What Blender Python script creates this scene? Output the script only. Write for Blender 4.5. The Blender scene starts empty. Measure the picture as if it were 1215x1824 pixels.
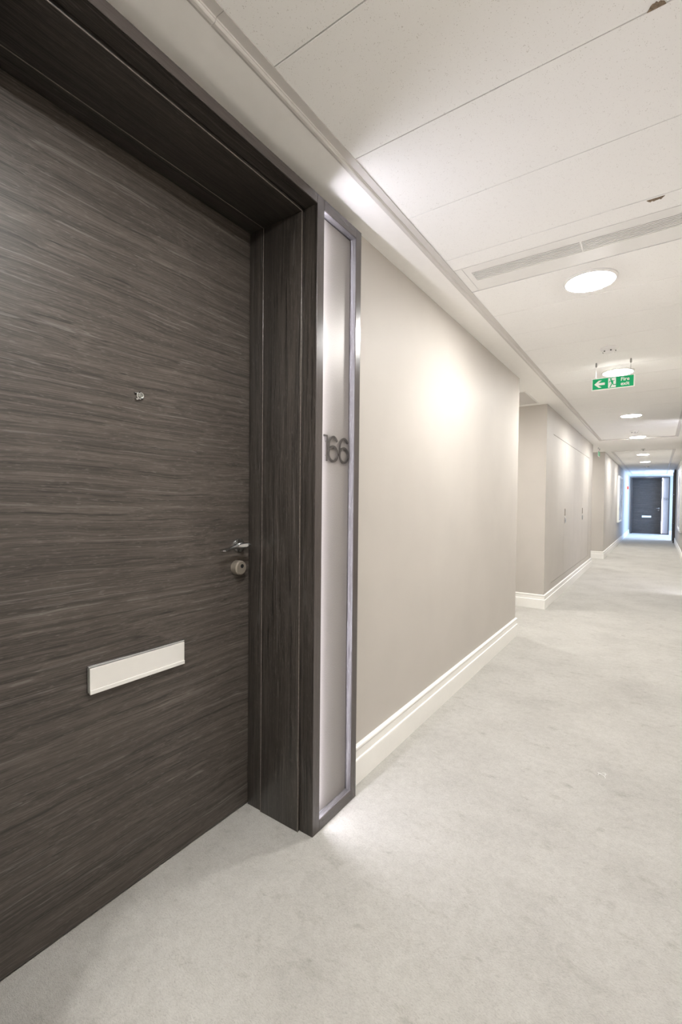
import bpy, bmesh, math, random
from mathutils import Matrix, Vector

random.seed(7)
SC = bpy.context.scene
COL = SC.collection
PI = math.pi

# ---------------------------------------------------------------- camera
H = 1.15


def cam_rot(yaw, pitch, roll):
    B = Matrix(((1, 0, 0), (0, 0, 1), (0, -1, 0)))
    cy, sy = math.cos(yaw), math.sin(yaw)
    Ry = Matrix(((cy, 0, sy), (0, 1, 0), (-sy, 0, cy)))
    cp, sp = math.cos(pitch), math.sin(pitch)
    Rx = Matrix(((1, 0, 0), (0, cp, -sp), (0, sp, cp)))
    cr, sr = math.cos(roll), math.sin(roll)
    Rz = Matrix(((cr, -sr, 0), (sr, cr, 0), (0, 0, 1)))
    M = Rz @ Rx @ Ry
    return (M @ B.transposed()).transposed()     # rows: world axes in camera axes (right, down, forward)


R = cam_rot(math.radians(34.87), math.radians(1.40), math.radians(0.55))
cam_d = bpy.data.cameras.new('camera')
cam_d.sensor_fit = 'VERTICAL'
cam_d.sensor_height = 36.0
cam_d.lens = 810.0 / 1824.0 * 36.0
cam_d.clip_start = 0.02
cam_d.clip_end = 200
cam = bpy.data.objects.new('camera', cam_d)
COL.objects.link(cam)
m = Matrix.Identity(4)
for r in range(3):
    m[r][0] = R[r][0]
    m[r][1] = -R[r][1]
    m[r][2] = -R[r][2]
m[2][3] = H
cam.matrix_world = m
SC.camera = cam

# ---------------------------------------------------------------- world, exposure
LAMP = 50.0          # downlight discs
LED = 24.0           # strips in the sidelights
SKY = 3.8
wd = bpy.data.worlds.new('sky')
SC.world = wd
wd.use_nodes = True
bg = wd.node_tree.nodes['Background']
bg.inputs[0].default_value = (0.35, 0.57, 1.0, 1)
bg.inputs[1].default_value = SKY
vs = SC.view_settings
vs.view_transform = 'Standard'
vs.look = 'None'
vs.gamma = 1.0
vs.use_curve_mapping = False
vs.exposure = 2.38

# ---------------------------------------------------------------- materials


def newmat(name):
    mt = bpy.data.materials.new(name)
    mt.use_nodes = True
    nt = mt.node_tree
    b = nt.nodes['Principled BSDF']
    return mt, nt, b


def N(nt, typ, **kw):
    n = nt.nodes.new(typ)
    for k, v in kw.items():
        if k.startswith('i_'):
            key = k[2:]
            key = int(key) if key.isdigit() else key.replace('_', ' ')
            n.inputs[key].default_value = v
        else:
            setattr(n, k, v)
    return n


def ramp(nt, fac, stops):
    n = nt.nodes.new('ShaderNodeValToRGB')
    el = n.color_ramp.elements
    while len(el) < len(stops):
        el.new(0.5)
    for e, (p, c) in zip(el, stops):
        e.position = p
        e.color = c if len(c) == 4 else (*c, 1)
    nt.links.new(fac, n.inputs[0])
    return n.outputs[0]


def coords(nt, scale, loc=(0, 0, 0)):
    t = nt.nodes.new('ShaderNodeTexCoord')
    mp = nt.nodes.new('ShaderNodeMapping')
    mp.inputs['Scale'].default_value = scale
    mp.inputs['Location'].default_value = loc
    nt.links.new(t.outputs['Object'], mp.inputs[0])
    return mp.outputs[0]


def plain(name, col, rough=0.5, metal=0.0, spec=0.5, noise=0.0, nscale=30, bump=0.0, bscale=300):
    mt, nt, b = newmat(name)
    b.inputs['Base Color'].default_value = (*col, 1)
    b.inputs['Roughness'].default_value = rough
    b.inputs['Metallic'].default_value = metal
    b.inputs['Specular IOR Level'].default_value = spec
    v = coords(nt, (1, 1, 1))
    tx = N(nt, 'ShaderNodeTexNoise', i_Scale=nscale, i_Detail=3.0)
    nt.links.new(v, tx.inputs['Vector'])
    lo = tuple(c * (1 - noise) for c in col)
    hi = tuple(min(1, c * (1 + noise)) for c in col)
    nt.links.new(ramp(nt, tx.outputs[0], [(0.3, lo), (0.7, hi)]), b.inputs['Base Color'])
    if bump:
        t2 = N(nt, 'ShaderNodeTexNoise', i_Scale=bscale, i_Detail=2.0)
        nt.links.new(v, t2.inputs['Vector'])
        bp = N(nt, 'ShaderNodeBump', i_Strength=bump, i_Distance=0.002)
        nt.links.new(t2.outputs[0], bp.inputs['Height'])
        nt.links.new(bp.outputs[0], b.inputs['Normal'])
    return mt


def wood(name, axis, rough=0.38, gain=1.0, contrast=1.0, coat=0.0, spec=0.5, tint=(1, 1, 1), band=62.0):
    """dark stained veneer, grain running along the given axis of the object"""
    mt, nt, b = newmat(name)
    L = nt.links
    t = nt.nodes.new('ShaderNodeTexCoord')
    # slow warp of the grain lines
    wsc = {'x': (0.9, 1, 2.2), 'z': (2.2, 2.2, 0.7), 'y': (2.2, 0.9, 2.2)}[axis]
    mp0 = N(nt, 'ShaderNodeMapping')
    mp0.inputs['Scale'].default_value = wsc
    L.new(t.outputs['Object'], mp0.inputs[0])
    w = N(nt, 'ShaderNodeTexNoise', i_Scale=1.6, i_Detail=1.5, i_Roughness=0.35)
    L.new(mp0.outputs[0], w.inputs['Vector'])
    w2 = N(nt, 'ShaderNodeTexNoise', i_Scale=10.0, i_Detail=1.5)
    L.new(mp0.outputs[0], w2.inputs['Vector'])
    sb = N(nt, 'ShaderNodeVectorMath', operation='SUBTRACT')
    L.new(w.outputs['Color'], sb.inputs[0])
    sb.inputs[1].default_value = (0.5, 0.5, 0.5)
    sc0 = N(nt, 'ShaderNodeVectorMath', operation='SCALE', i_Scale=0.055)
    L.new(sb.outputs[0], sc0.inputs[0])
    sb2 = N(nt, 'ShaderNodeVectorMath', operation='SUBTRACT')
    L.new(w2.outputs['Color'], sb2.inputs[0])
    sb2.inputs[1].default_value = (0.5, 0.5, 0.5)
    sc2 = N(nt, 'ShaderNodeVectorMath', operation='SCALE', i_Scale=0.009)
    L.new(sb2.outputs[0], sc2.inputs[0])
    ad = N(nt, 'ShaderNodeVectorMath', operation='ADD')
    L.new(t.outputs['Object'], ad.inputs[0])
    L.new(sc0.outputs[0], ad.inputs[1])
    ad2 = N(nt, 'ShaderNodeVectorMath', operation='ADD')
    L.new(ad.outputs[0], ad2.inputs[0])
    L.new(sc2.outputs[0], ad2.inputs[1])

    def grain(along, across, detail, off):
        s = {'x': (along, across, across), 'z': (across, across, along), 'y': (across, along, across)}[axis]
        mp = N(nt, 'ShaderNodeMapping')
        mp.inputs['Scale'].default_value = s
        mp.inputs['Location'].default_value = (off, off * 1.7, off * 0.6)
        L.new(ad2.outputs[0], mp.inputs[0])
        tx = N(nt, 'ShaderNodeTexNoise', i_Scale=1.0, i_Detail=detail, i_Roughness=0.6)
        L.new(mp.outputs[0], tx.inputs['Vector'])
        return tx.outputs[0]
    g1 = grain(4.0, 420.0, 2.0, 0.0)      # fine pores
    g2 = grain(1.1, band, 3.0, 3.1)       # bands
    g3 = grain(1.3, 85.0, 1.5, 9.3)       # pale streaks
    g5 = grain(0.9, 120.0, 1.0, 14.7)     # thin dark lines
    g4 = grain(45.0, 420.0, 1.0, 5.3)     # short flecks
    mx = N(nt, 'ShaderNodeMix', data_type='FLOAT', i_0=0.45)
    L.new(g1, mx.inputs[2])
    L.new(g2, mx.inputs[3])
    k = contrast
    mid = tuple(c * gain * t_ for c, t_ in zip((0.042, 0.0355, 0.0305), tint))
    lo = tuple(c * (1 - 0.74 * k) for c in mid)
    hi = tuple(c * (1 + 1.0 * k) for c in mid)
    base = ramp(nt, mx.outputs[0], [(0.33, lo), (0.5, mid), (0.68, hi)])
    st = ramp(nt, g3, [(0.655, (0, 0, 0)), (0.68, (1, 1, 1)), (0.72, (0.1, 0.1, 0.1))])
    mc = N(nt, 'ShaderNodeMix', data_type='RGBA')
    L.new(base, mc.inputs[6])
    mc.inputs[7].default_value = (0.17 * gain * tint[0], 0.157 * gain * tint[1], 0.145 * gain * tint[2], 1)
    ml = N(nt, 'ShaderNodeMath', operation='MULTIPLY', i_1=0.42 * k)
    L.new(st, ml.inputs[0])
    L.new(ml.outputs[0], mc.inputs[0])
    fl = ramp(nt, g4, [(0.62, (0, 0, 0)), (0.72, (1, 1, 1))])
    mc2 = N(nt, 'ShaderNodeMix', data_type='RGBA')
    L.new(mc.outputs[2], mc2.inputs[6])
    mc2.inputs[7].default_value = (0.13 * gain * tint[0], 0.118 * gain * tint[1], 0.106 * gain * tint[2], 1)
    ml2 = N(nt, 'ShaderNodeMath', operation='MULTIPLY', i_1=0.4 * k)
    L.new(fl, ml2.inputs[0])
    L.new(ml2.outputs[0], mc2.inputs[0])
    dk = ramp(nt, g5, [(0.30, (0.42, 0.42, 0.42)), (0.37, (1, 1, 1))])
    mc3 = N(nt, 'ShaderNodeMix', data_type='RGBA', blend_type='MULTIPLY', i_0=min(1.0, 0.9 * k))
    L.new(mc2.outputs[2], mc3.inputs[6])
    L.new(dk, mc3.inputs[7])
    L.new(mc3.outputs[2], b.inputs['Base Color'])
    b.inputs['Roughness'].default_value = rough
    b.inputs['Specular IOR Level'].default_value = spec
    b.inputs['Coat Weight'].default_value = coat
    b.inputs['Coat Roughness'].default_value = 0.12
    bp = N(nt, 'ShaderNodeBump', i_Strength=0.22 * k, i_Distance=0.0015)
    L.new(mx.outputs[0], bp.inputs['Height'])
    L.new(bp.outputs[0], b.inputs['Normal'])
    return mt


def carpet():
    mt, nt, b = newmat('carpet')
    L = nt.links
    v = coords(nt, (1, 1, 1))
    vs_ = coords(nt, (0.55, 1.0, 1))

    def nz(vec, s, d, r=0.5, dist=0.0):
        n = N(nt, 'ShaderNodeTexNoise', i_Scale=s, i_Detail=d, i_Roughness=r, i_Distortion=dist)
        L.new(vec, n.inputs['Vector'])
        return n.outputs[0]
    t_ = nt.nodes.new('ShaderNodeTexCoord')
    rot = nt.nodes.new('ShaderNodeMapping')
    rot.inputs['Rotation'].default_value = (0, 0, math.radians(33))
    rot.inputs['Scale'].default_value = (0.45, 1.0, 1)
    L.new(t_.outputs['Object'], rot.inputs[0])
    vd = rot.outputs[0]
    big = nz(v, 2.6, 6.0, 0.66)
    mot = nz(v, 34.0, 4.0, 0.7, 0.4)
    med = nz(vs_, 15.0, 8.0, 0.74, 0.2)
    fib = nz(vd, 330.0, 4.0, 0.78, 0.8)
    fine = nz(vd, 800.0, 2.0, 0.6)
    c0 = ramp(nt, big, [(0.30, (0.475, 0.458, 0.423)), (0.5, (0.545, 0.527, 0.489)), (0.70, (0.59, 0.572, 0.533))])
    sc = ramp(nt, med, [(0.565, (1, 1, 1)), (0.63, (0.90, 0.895, 0.88)), (0.72, (0.70, 0.695, 0.68))])
    mo = ramp(nt, mot, [(0.33, (0.90, 0.897, 0.89)), (0.6, (1, 1, 1))])
    m0 = N(nt, 'ShaderNodeMix', data_type='RGBA', blend_type='MULTIPLY', i_0=1.0)
    L.new(c0, m0.inputs[6])
    L.new(mo, m0.inputs[7])
    m1 = N(nt, 'ShaderNodeMix', data_type='RGBA', blend_type='MULTIPLY', i_0=1.0)
    L.new(m0.outputs[2], m1.inputs[6])
    L.new(sc, m1.inputs[7])
    fc = ramp(nt, fib, [(0.30, (0.72, 0.715, 0.70)), (0.52, (0.97, 0.97, 0.967)), (0.66, (1, 1, 1))])
    m2 = N(nt, 'ShaderNodeMix', data_type='RGBA', blend_type='MULTIPLY', i_0=1.0)
    L.new(m1.outputs[2], m2.inputs[6])
    L.new(fc, m2.inputs[7])
    L.new(m2.outputs[2], b.inputs['Base Color'])
    b.inputs['Roughness'].default_value = 1.0
    b.inputs['Specular IOR Level'].default_value = 0.1
    b.inputs['Sheen Weight'].default_value = 0.15
    ad = N(nt, 'ShaderNodeMath', operation='MULTIPLY_ADD', i_1=0.5)
    L.new(fine, ad.inputs[0])
    L.new(fib, ad.inputs[2])
    ad3 = N(nt, 'ShaderNodeMath', operation='MULTIPLY_ADD', i_1=1.0)
    L.new(med, ad3.inputs[0])
    L.new(ad.outputs[0], ad3.inputs[2])
    bp = N(nt, 'ShaderNodeBump', i_Strength=0.8, i_Distance=0.006)
    L.new(ad3.outputs[0], bp.inputs['Height'])
    L.new(bp.outputs[0], b.inputs['Normal'])
    return mt


def tile_mat():
    mt, nt, b = newmat('mineral_tile')
    L = nt.links
    v = coords(nt, (1, 1, 1))
    vo = N(nt, 'ShaderNodeTexVoronoi', i_Scale=215.0, i_Randomness=1.0)
    L.new(v, vo.inputs['Vector'])
    nz = N(nt, 'ShaderNodeTexNoise', i_Scale=60.0, i_Detail=2.0)
    L.new(v, nz.inputs['Vector'])
    mu = N(nt, 'ShaderNodeMath', operation='MULTIPLY_ADD', i_1=0.55, i_2=-0.25)
    L.new(nz.outputs[0], mu.inputs[0])
    sb = N(nt, 'ShaderNodeMath', operation='ADD')
    L.new(vo.outputs['Distance'], sb.inputs[0])
    L.new(mu.outputs[0], sb.inputs[1])
    c = ramp(nt, sb.outputs[0], [(0.12, (0.64, 0.62, 0.59)), (0.20, (0.90, 0.892, 0.875))])
    L.new(c, b.inputs['Base Color'])
    b.inputs['Roughness'].default_value = 0.9
    b.inputs['Specular IOR Level'].default_value = 0.2
    t2 = N(nt, 'ShaderNodeTexNoise', i_Scale=450.0, i_Detail=2.0)
    L.new(v, t2.inputs['Vector'])
    bp = N(nt, 'ShaderNodeBump', i_Strength=0.15, i_Distance=0.001)
    L.new(t2.outputs[0], bp.inputs['Height'])
    L.new(bp.outputs[0], b.inputs['Normal'])
    return mt


def wallcover(name, col):
    mt, nt, b = newmat(name)
    L = nt.links
    v = coords(nt, (1, 1, 1))
    big = N(nt, 'ShaderNodeTexNoise', i_Scale=3.0, i_Detail=3.0)
    L.new(v, big.inputs['Vector'])
    c = ramp(nt, big.outputs[0], [(0.3, tuple(x * 0.97 for x in col)), (0.7, tuple(min(1, x * 1.03) for x in col))])
    L.new(c, b.inputs['Base Color'])
    v2 = coords(nt, (1, 1, 0.2))
    n2 = N(nt, 'ShaderNodeTexNoise', i_Scale=700.0, i_Detail=2.0)
    L.new(v2, n2.inputs['Vector'])
    bp = N(nt, 'ShaderNodeBump', i_Strength=0.12, i_Distance=0.001)
    L.new(n2.outputs[0], bp.inputs['Height'])
    L.new(bp.outputs[0], b.inputs['Normal'])
    b.inputs['Roughness'].default_value = 0.55
    b.inputs['Specular IOR Level'].default_value = 0.3
    return mt


def panel_mat():
    """pale metallic fabric laminate of the sidelights"""
    mt, nt, b = newmat('metallic_laminate')
    L = nt.links
    v = coords(nt, (1, 1, 0.5))
    n1 = N(nt, 'ShaderNodeTexNoise', i_Scale=520.0, i_Detail=3.0)
    L.new(v, n1.inputs['Vector'])
    c = ramp(nt, n1.outputs[0], [(0.3, (0.20, 0.182, 0.168)), (0.7, (0.24, 0.22, 0.205))])
    L.new(c, b.inputs['Base Color'])
    b.inputs['Metallic'].default_value = 0.2
    b.inputs['Roughness'].default_value = 0.42
    bp = N(nt, 'ShaderNodeBump', i_Strength=0.10, i_Distance=0.001)
    L.new(n1.outputs[0], bp.inputs['Height'])
    L.new(bp.outputs[0], b.inputs['Normal'])
    return mt


def emit(name, col, s):
    mt = bpy.data.materials.new(name)
    mt.use_nodes = True
    nt = mt.node_tree
    nt.nodes.clear()
    e = N(nt, 'ShaderNodeEmission', i_Color=(*col, 1), i_Strength=s)
    o = nt.nodes.new('ShaderNodeOutputMaterial')
    nt.links.new(e.outputs[0], o.inputs[0])
    return mt


def pane_mat():
    mt = bpy.data.materials.new('window_glass')
    mt.use_nodes = True
    nt = mt.node_tree
    nt.nodes.clear()
    a = N(nt, 'ShaderNodeBsdfTransparent', i_Color=(0.95, 0.98, 1, 1))
    g = N(nt, 'ShaderNodeBsdfGlossy', i_Roughness=0.02)
    mx = N(nt, 'ShaderNodeMixShader', i_0=0.06)
    o = nt.nodes.new('ShaderNodeOutputMaterial')
    nt.links.new(a.outputs[0], mx.inputs[1])
    nt.links.new(g.outputs[0], mx.inputs[2])
    nt.links.new(mx.outputs[0], o.inputs[0])
    return mt


def art_mat(name, cols, scale, seed):
    mt, nt, b = newmat(name)
    L = nt.links
    v = coords(nt, (1, 1, 0.6), (seed, seed, seed))
    n1 = N(nt, 'ShaderNodeTexNoise', i_Scale=scale, i_Detail=4.0, i_Distortion=1.5)
    L.new(v, n1.inputs['Vector'])
    k = len(cols)
    L.new(ramp(nt, n1.outputs[0], [(0.3 + 0.4 * i / (k - 1), c) for i, c in enumerate(cols)]), b.inputs['Base Color'])
    b.inputs['Roughness'].default_value = 0.25
    return mt


M = {
    'wood_h': wood('veneer_horizontal', 'x', 0.45, 1.62, 0.76, spec=0.4),
    'wood_v': wood('veneer_vertical', 'z', 0.34, 0.88, 1.05, band=110.0),
    'wood_top': wood('veneer_head', 'x', 0.34, 0.75),
    'face_v': wood('lacquered_face_vertical', 'z', 0.24, 1.35, 0.18, 0.25, tint=(1.0, 0.98, 1.06)),
    'face_h': wood('lacquered_face_horizontal', 'x', 0.24, 1.35, 0.18, 0.25, tint=(1.0, 0.98, 1.06)),
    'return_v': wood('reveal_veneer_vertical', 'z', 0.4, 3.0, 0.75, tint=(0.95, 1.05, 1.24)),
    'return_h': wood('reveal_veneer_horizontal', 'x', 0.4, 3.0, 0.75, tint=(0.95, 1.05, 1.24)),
    'highlight': plain('highlight_bead_bronze', (0.15, 0.128, 0.112), 0.3, noise=0.3, nscale=90),  # edge highlight put into the colour, paler than the veneer
    'carpet': carpet(),
    'tile': tile_mat(),
    'wall': wallcover('wall_covering', (0.475, 0.444, 0.405)),
    'plaster': plain('ceiling_plaster', (0.88, 0.865, 0.84), 0.75, noise=0.01),
    'trim': plain('ceiling_trim_metal', (0.60, 0.575, 0.55), 0.45, noise=0.01),
    'skirting': plain('skirting_gloss', (0.82, 0.805, 0.765), 0.35, noise=0.01),
    'panel': panel_mat(),
    'gap': plain('shadow_gap', (0.01, 0.01, 0.01), 0.8),
    'numeral': plain('dark_bronze', (0.030, 0.025, 0.021), 0.4, 0.2, noise=0.05),
    'chrome': plain('chrome', (0.62, 0.63, 0.63), 0.14, 1.0, noise=0.02),
    'nickel': plain('satin_nickel', (0.29, 0.255, 0.212), 0.36, 0.5, noise=0.03, nscale=200),
    'alu': plain('satin_aluminium', (0.92, 0.91, 0.88), 0.45, 0.6, noise=0.01),
    'hole': plain('keyhole_black', (0.004, 0.004, 0.004), 0.9),
    'lens': plain('viewer_lens', (0.25, 0.25, 0.23), 0.06, 0.6),
    'white': plain('white_plastic', (0.82, 0.81, 0.79), 0.4, noise=0.01),
    'grille': plain('grille_white', (0.86, 0.85, 0.83), 0.45, noise=0.01),
    'plenum': plain('plenum_dark', (0.07, 0.067, 0.063), 0.9),
    'lamp': emit('downlight_diffuser', (1.0, 0.985, 0.96), LAMP),
    'led': emit('led_strip', (0.90, 0.89, 1.0), LED),
    'green': plain('sign_green', (0.003, 0.44, 0.165), 0.5, spec=0.25),
    'sign_white': plain('sign_white', (0.88, 0.90, 0.86), 0.35),
    'steel': plain('cable_steel', (0.35, 0.34, 0.33), 0.35, 0.9),
    'chip': plain('exposed_tile_core', (0.22, 0.165, 0.115), 0.95, noise=0.35, nscale=220, bump=0.6, bscale=400),
    'red': plain('call_point_red', (0.75, 0.09, 0.05), 0.35),
    'dark_edge': plain('frame_edge_dark', (0.05, 0.047, 0.045), 0.4),
    'silver': plain('frame_silver', (0.70, 0.70, 0.70), 0.25, 0.8),
    'art_a': art_mat('print_pale', [(0.08, 0.08, 0.09), (0.62, 0.66, 0.72), (0.8, 0.82, 0.86), (0.45, 0.50, 0.58)], 1.6, 2.0),
    'art_b': art_mat('print_dark', [(0.05, 0.05, 0.05), (0.55, 0.54, 0.52), (0.75, 0.74, 0.72), (0.3, 0.22, 0.18)], 1.4, 7.0),
    'window_frame': plain('window_frame_white', (0.75, 0.75, 0.75), 0.4),
    'glass': pane_mat(),
    'detector_dark': plain('detector_dark', (0.08, 0.08, 0.08), 0.5),
    'fluff': plain('white_fluff', (0.8, 0.79, 0.77), 0.95),
}

# ---------------------------------------------------------------- mesh helpers


def box(bm, x0, x1, y0, y1, z0, z1, bev=0.0, seg=2):
    x0, x1 = min(x0, x1), max(x0, x1)
    y0, y1 = min(y0, y1), max(y0, y1)
    z0, z1 = min(z0, z1), max(z0, z1)
    vs_ = [bm.verts.new(p) for p in ((x0, y0, z0), (x1, y0, z0), (x1, y1, z0), (x0, y1, z0),
                                     (x0, y0, z1), (x1, y0, z1), (x1, y1, z1), (x0, y1, z1))]
    fs = [bm.faces.new([vs_[i] for i in f]) for f in ((3, 2, 1, 0), (4, 5, 6, 7), (0, 1, 5, 4), (1, 2, 6, 5), (2, 3, 7, 6), (3, 0, 4, 7))]
    if bev > 0:
        es = list({e for f in fs for e in f.edges})
        bmesh.ops.bevel(bm, geom=es, offset=bev, segments=seg, profile=0.5, affect='EDGES')


def lathe(bm, prof, n=40, axis='z', c=(0, 0, 0), closed=False):
    """prof: list of (r, h); r=0 ends close to a point"""
    rings = []
    for r, h in prof:
        if r < 1e-6:
            rings.append([bm.verts.new((0, 0, h))])
        else:
            rings.append([bm.verts.new((r * math.cos(2 * PI * i / n), r * math.sin(2 * PI * i / n), h)) for i in range(n)])
    for a, b_ in zip(rings[:-1], rings[1:]):
        for i in range(n):
            j = (i + 1) % n
            if len(a) == 1:
                bm.faces.new((a[0], b_[j], b_[i]))
            elif len(b_) == 1:
                bm.faces.new((a[i], a[j], b_[0]))
            else:
                bm.faces.new((a[i], a[j], b_[j], b_[i]))
    allv = [v for r in rings for v in r]
    if axis == 'y':     # h along -y (towards the viewer of a wall in local space)
        for v in allv:
            x, y, z = v.co
            v.co = (x, -z, y)
    elif axis == 'x':
        for v in allv:
            x, y, z = v.co
            v.co = (z, x, y)
    for v in allv:
        v.co += Vector(c)
    return allv


def tube(bm, pts, rad, n=12, flat=None):
    """tube through pts; rad a number or list; flat=(ax, k) squash"""
    P = [Vector(p) for p in pts]
    rings = []
    up = Vector((0, 0, 1))
    for i, p in enumerate(P):
        d = (P[min(i + 1, len(P) - 1)] - P[max(i - 1, 0)]).normalized()
        u = up if abs(d.z) < 0.9 else Vector((1, 0, 0))
        a = d.cross(u).normalized()
        b_ = a.cross(d).normalized()
        r = rad[i] if isinstance(rad, (list, tuple)) else rad
        ra, rb = (r if isinstance(r, tuple) else (r, r))
        rings.append([bm.verts.new(p + a * ra * math.cos(2 * PI * k / n) + b_ * rb * math.sin(2 * PI * k / n)) for k in range(n)])
    for a, b_ in zip(rings[:-1], rings[1:]):
        for i in range(n):
            j = (i + 1) % n
            bm.faces.new((a[i], a[j], b_[j], b_[i]))
    bm.faces.new(rings[0][::-1])
    bm.faces.new(rings[-1])


def ribbon(bm, pts, w, y0, y1, closed=False):
    """flat monoline stroke in the xz plane between depths y0 and y1"""
    n = len(pts)
    L_, R_ = [], []
    for i in range(n):
        if closed:
            a, b_ = pts[(i - 1) % n], pts[(i + 1) % n]
        else:
            a, b_ = pts[max(i - 1, 0)], pts[min(i + 1, n - 1)]
        d = Vector((b_[0] - a[0], b_[1] - a[1])).normalized()
        nn = Vector((-d.y, d.x)) * (w / 2)
        L_.append((pts[i][0] + nn.x, pts[i][1] + nn.y))
        R_.append((pts[i][0] - nn.x, pts[i][1] - nn.y))
    q = []
    for l, r in zip(L_, R_):
        q.append([bm.verts.new((l[0], y0, l[1])), bm.verts.new((r[0], y0, r[1])), bm.verts.new((r[0], y1, r[1])), bm.verts.new((l[0], y1, l[1]))])
    rng = range(n) if closed else range(n - 1)
    for i in rng:
        a, b_ = q[i], q[(i + 1) % n]
        for k in range(4):
            bm.faces.new((a[k], a[(k + 1) % 4], b_[(k + 1) % 4], b_[k]))
    if not closed:
        bm.faces.new(q[0])
        bm.faces.new(q[-1][::-1])


def poly(bm, pts, y0, y1):
    a = [bm.verts.new((x, y0, z)) for x, z in pts]
    b_ = [bm.verts.new((x, y1, z)) for x, z in pts]
    bm.faces.new(a)
    bm.faces.new(b_[::-1])
    n = len(pts)
    for i in range(n):
        bm.faces.new((a[i], b_[i], b_[(i + 1) % n], a[(i + 1) % n]))


def obj(name, bm, mat, parent=None, smooth=False, flipx=False):
    if flipx:
        for v in bm.verts:
            v.co.x = -v.co.x
    bmesh.ops.recalc_face_normals(bm, faces=bm.faces[:])
    me = bpy.data.meshes.new(name)
    bm.to_mesh(me)
    bm.free()
    if smooth:
        me.shade_smooth()
        try:
            me.set_sharp_from_angle(angle=math.radians(35))
        except Exception:
            pass
    me.materials.append(M[mat] if isinstance(mat, str) else mat)
    o = bpy.data.objects.new(name, me)
    COL.objects.link(o)
    if parent is not None:
        o.parent = parent
    return o


def tag(o, label=None, cat=None, group=None, kind=None):
    if label:
        o['label'] = label
    if cat:
        o['category'] = cat
    if group:
        o['group'] = group
    if kind:
        o['kind'] = kind
    return o


def empty(name, loc=(0, 0, 0), rz=0.0):
    o = bpy.data.objects.new(name, None)
    o.empty_display_size = 0.1
    o.location = loc
    o.rotation_euler = (0, 0, rz)
    COL.objects.link(o)
    return o


def copy_tree(o, parent=None):
    c = o.copy()
    COL.objects.link(c)
    c.parent = parent
    for ch in list(o.children):
        copy_tree(ch, c)
    return c


# ---------------------------------------------------------------- setting
XL, XR, ZC = -0.995, 0.427, 2.21
YB, YE = -3.0, 20.95
Y_A0, Y_A1 = 4.08, 5.28          # first side passage
Y_B0, Y_B1 = 9.45, 10.80         # second side passage
XL2 = -0.915                     # far stretch of the left wall
PW, PH = 1.224, 2.163            # door portal size
Y1 = 0.246                       # start of door 166's portal
Y3, Y4 = 16.60, 6.18             # portals on the right wall
Y_L = 17.95                      # lobby opening on the right
XLOB = 1.40
ZT = 2.45                        # walls run up behind the ceiling

bm = bmesh.new()
box(bm, -2.6, 3.0, YB - 0.2, YE + 0.4, -0.12, 0.0)
tag(obj('floor', bm, 'carpet'), 'pale grey cut-pile carpet covering the whole corridor', 'floor', kind='structure')

bm = bmesh.new()
box(bm, XL - 0.42, XL, YB, Y1, 0, ZT)
box(bm, XL - 0.42, XL, Y1, Y1 + PW, PH, ZT)
box(bm, XL - 0.42, XL - 0.36, Y1, Y1 + PW, 0, PH)
box(bm, XL - 0.42, XL, Y1 + PW, Y_A0, 0, ZT)
box(bm, -2.5, XL - 0.42, Y_A0 - 0.12, Y_A0, 0, ZT)
tag(obj('wall_left', bm, 'wall'), 'beige wall beside the lit number panel, nearest the camera', 'wall', kind='structure')

# block with the riser cupboard
RY0, RY1, RZ0, RZ1 = 5.66, 8.98, 0.225, 1.935
bm = bmesh.new()
box(bm, XL - 0.08, XL, Y_A1, RY0, 0, ZT)
box(bm, XL - 0.08, XL, RY1, Y_B0, 0, ZT)
box(bm, XL - 0.08, XL, RY0, RY1, 0, RZ0)
box(bm, XL - 0.08, XL, RY0, RY1, RZ1, ZT)
box(bm, -2.5, XL - 0.08, Y_A1, Y_B0, 0, ZT)
tag(obj('wall_block', bm, 'wall'), 'beige wall block holding the flush cupboard doors, between the two side passages', 'wall', kind='structure')

bm = bmesh.new()
box(bm, -2.5, XL2, Y_B1, YE + 0.3, 0, ZT)
tag(obj('wall_left_far', bm, 'wall'), 'far left beige wall carrying the pale framed print', 'wall', kind='structure')

bm = bmesh.new()
box(bm, -2.6, -2.5, YB, YE, 0, ZT)
tag(obj('wall_passage', bm, 'wall'), 'beige wall closing the side passages on the left', 'wall', kind='structure')

bm = bmesh.new()
for a, b_ in ((YB, Y4), (Y4 + PW, Y3), (Y3 + PW, Y_L)):
    box(bm, XR, XR + 0.42, a, b_, 0, ZT)
for y in (Y3, Y4):
    box(bm, XR, XR + 0.42, y, y + PW, PH, ZT)
    box(bm, XR + 0.36, XR + 0.42, y, y + PW, 0, PH)
box(bm, XR + 0.42, XLOB, Y_L - 0.12, Y_L, 0, ZT)
tag(obj('wall_right', bm, 'wall'), 'beige right wall with the dark print, seen edge-on', 'wall', kind='structure')

# lobby wall with window
WY0, WY1, WZ0, WZ1 = 18.15, 20.75, 0.15, 2.12
bm = bmesh.new()
box(bm, XLOB, XLOB + 0.12, Y_L - 0.12, WY0, 0, ZT)
box(bm, XLOB, XLOB + 0.12, WY1, YE, 0, ZT)
box(bm, XLOB, XLOB + 0.12, WY0, WY1, 0, WZ0)
box(bm, XLOB, XLOB + 0.12, WY0, WY1, WZ1, ZT)
tag(obj('wall_lobby', bm, 'wall'), 'lobby wall with the daylight window, round the far right corner', 'wall', kind='structure')

X2 = -0.868
bm = bmesh.new()
box(bm, XL2, X2, YE, YE + 0.42, 0, ZT)
box(bm, X2, X2 + PW, YE, YE + 0.42, PH, ZT)
box(bm, X2, X2 + PW, YE + 0.36, YE + 0.42, 0, PH)
box(bm, X2 + PW, XLOB + 0.12, YE, YE + 0.42, 0, ZT)
tag(obj('wall_end', bm, 'wall'), 'far end wall around the blue-lit grey door', 'wall', kind='structure')

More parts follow.
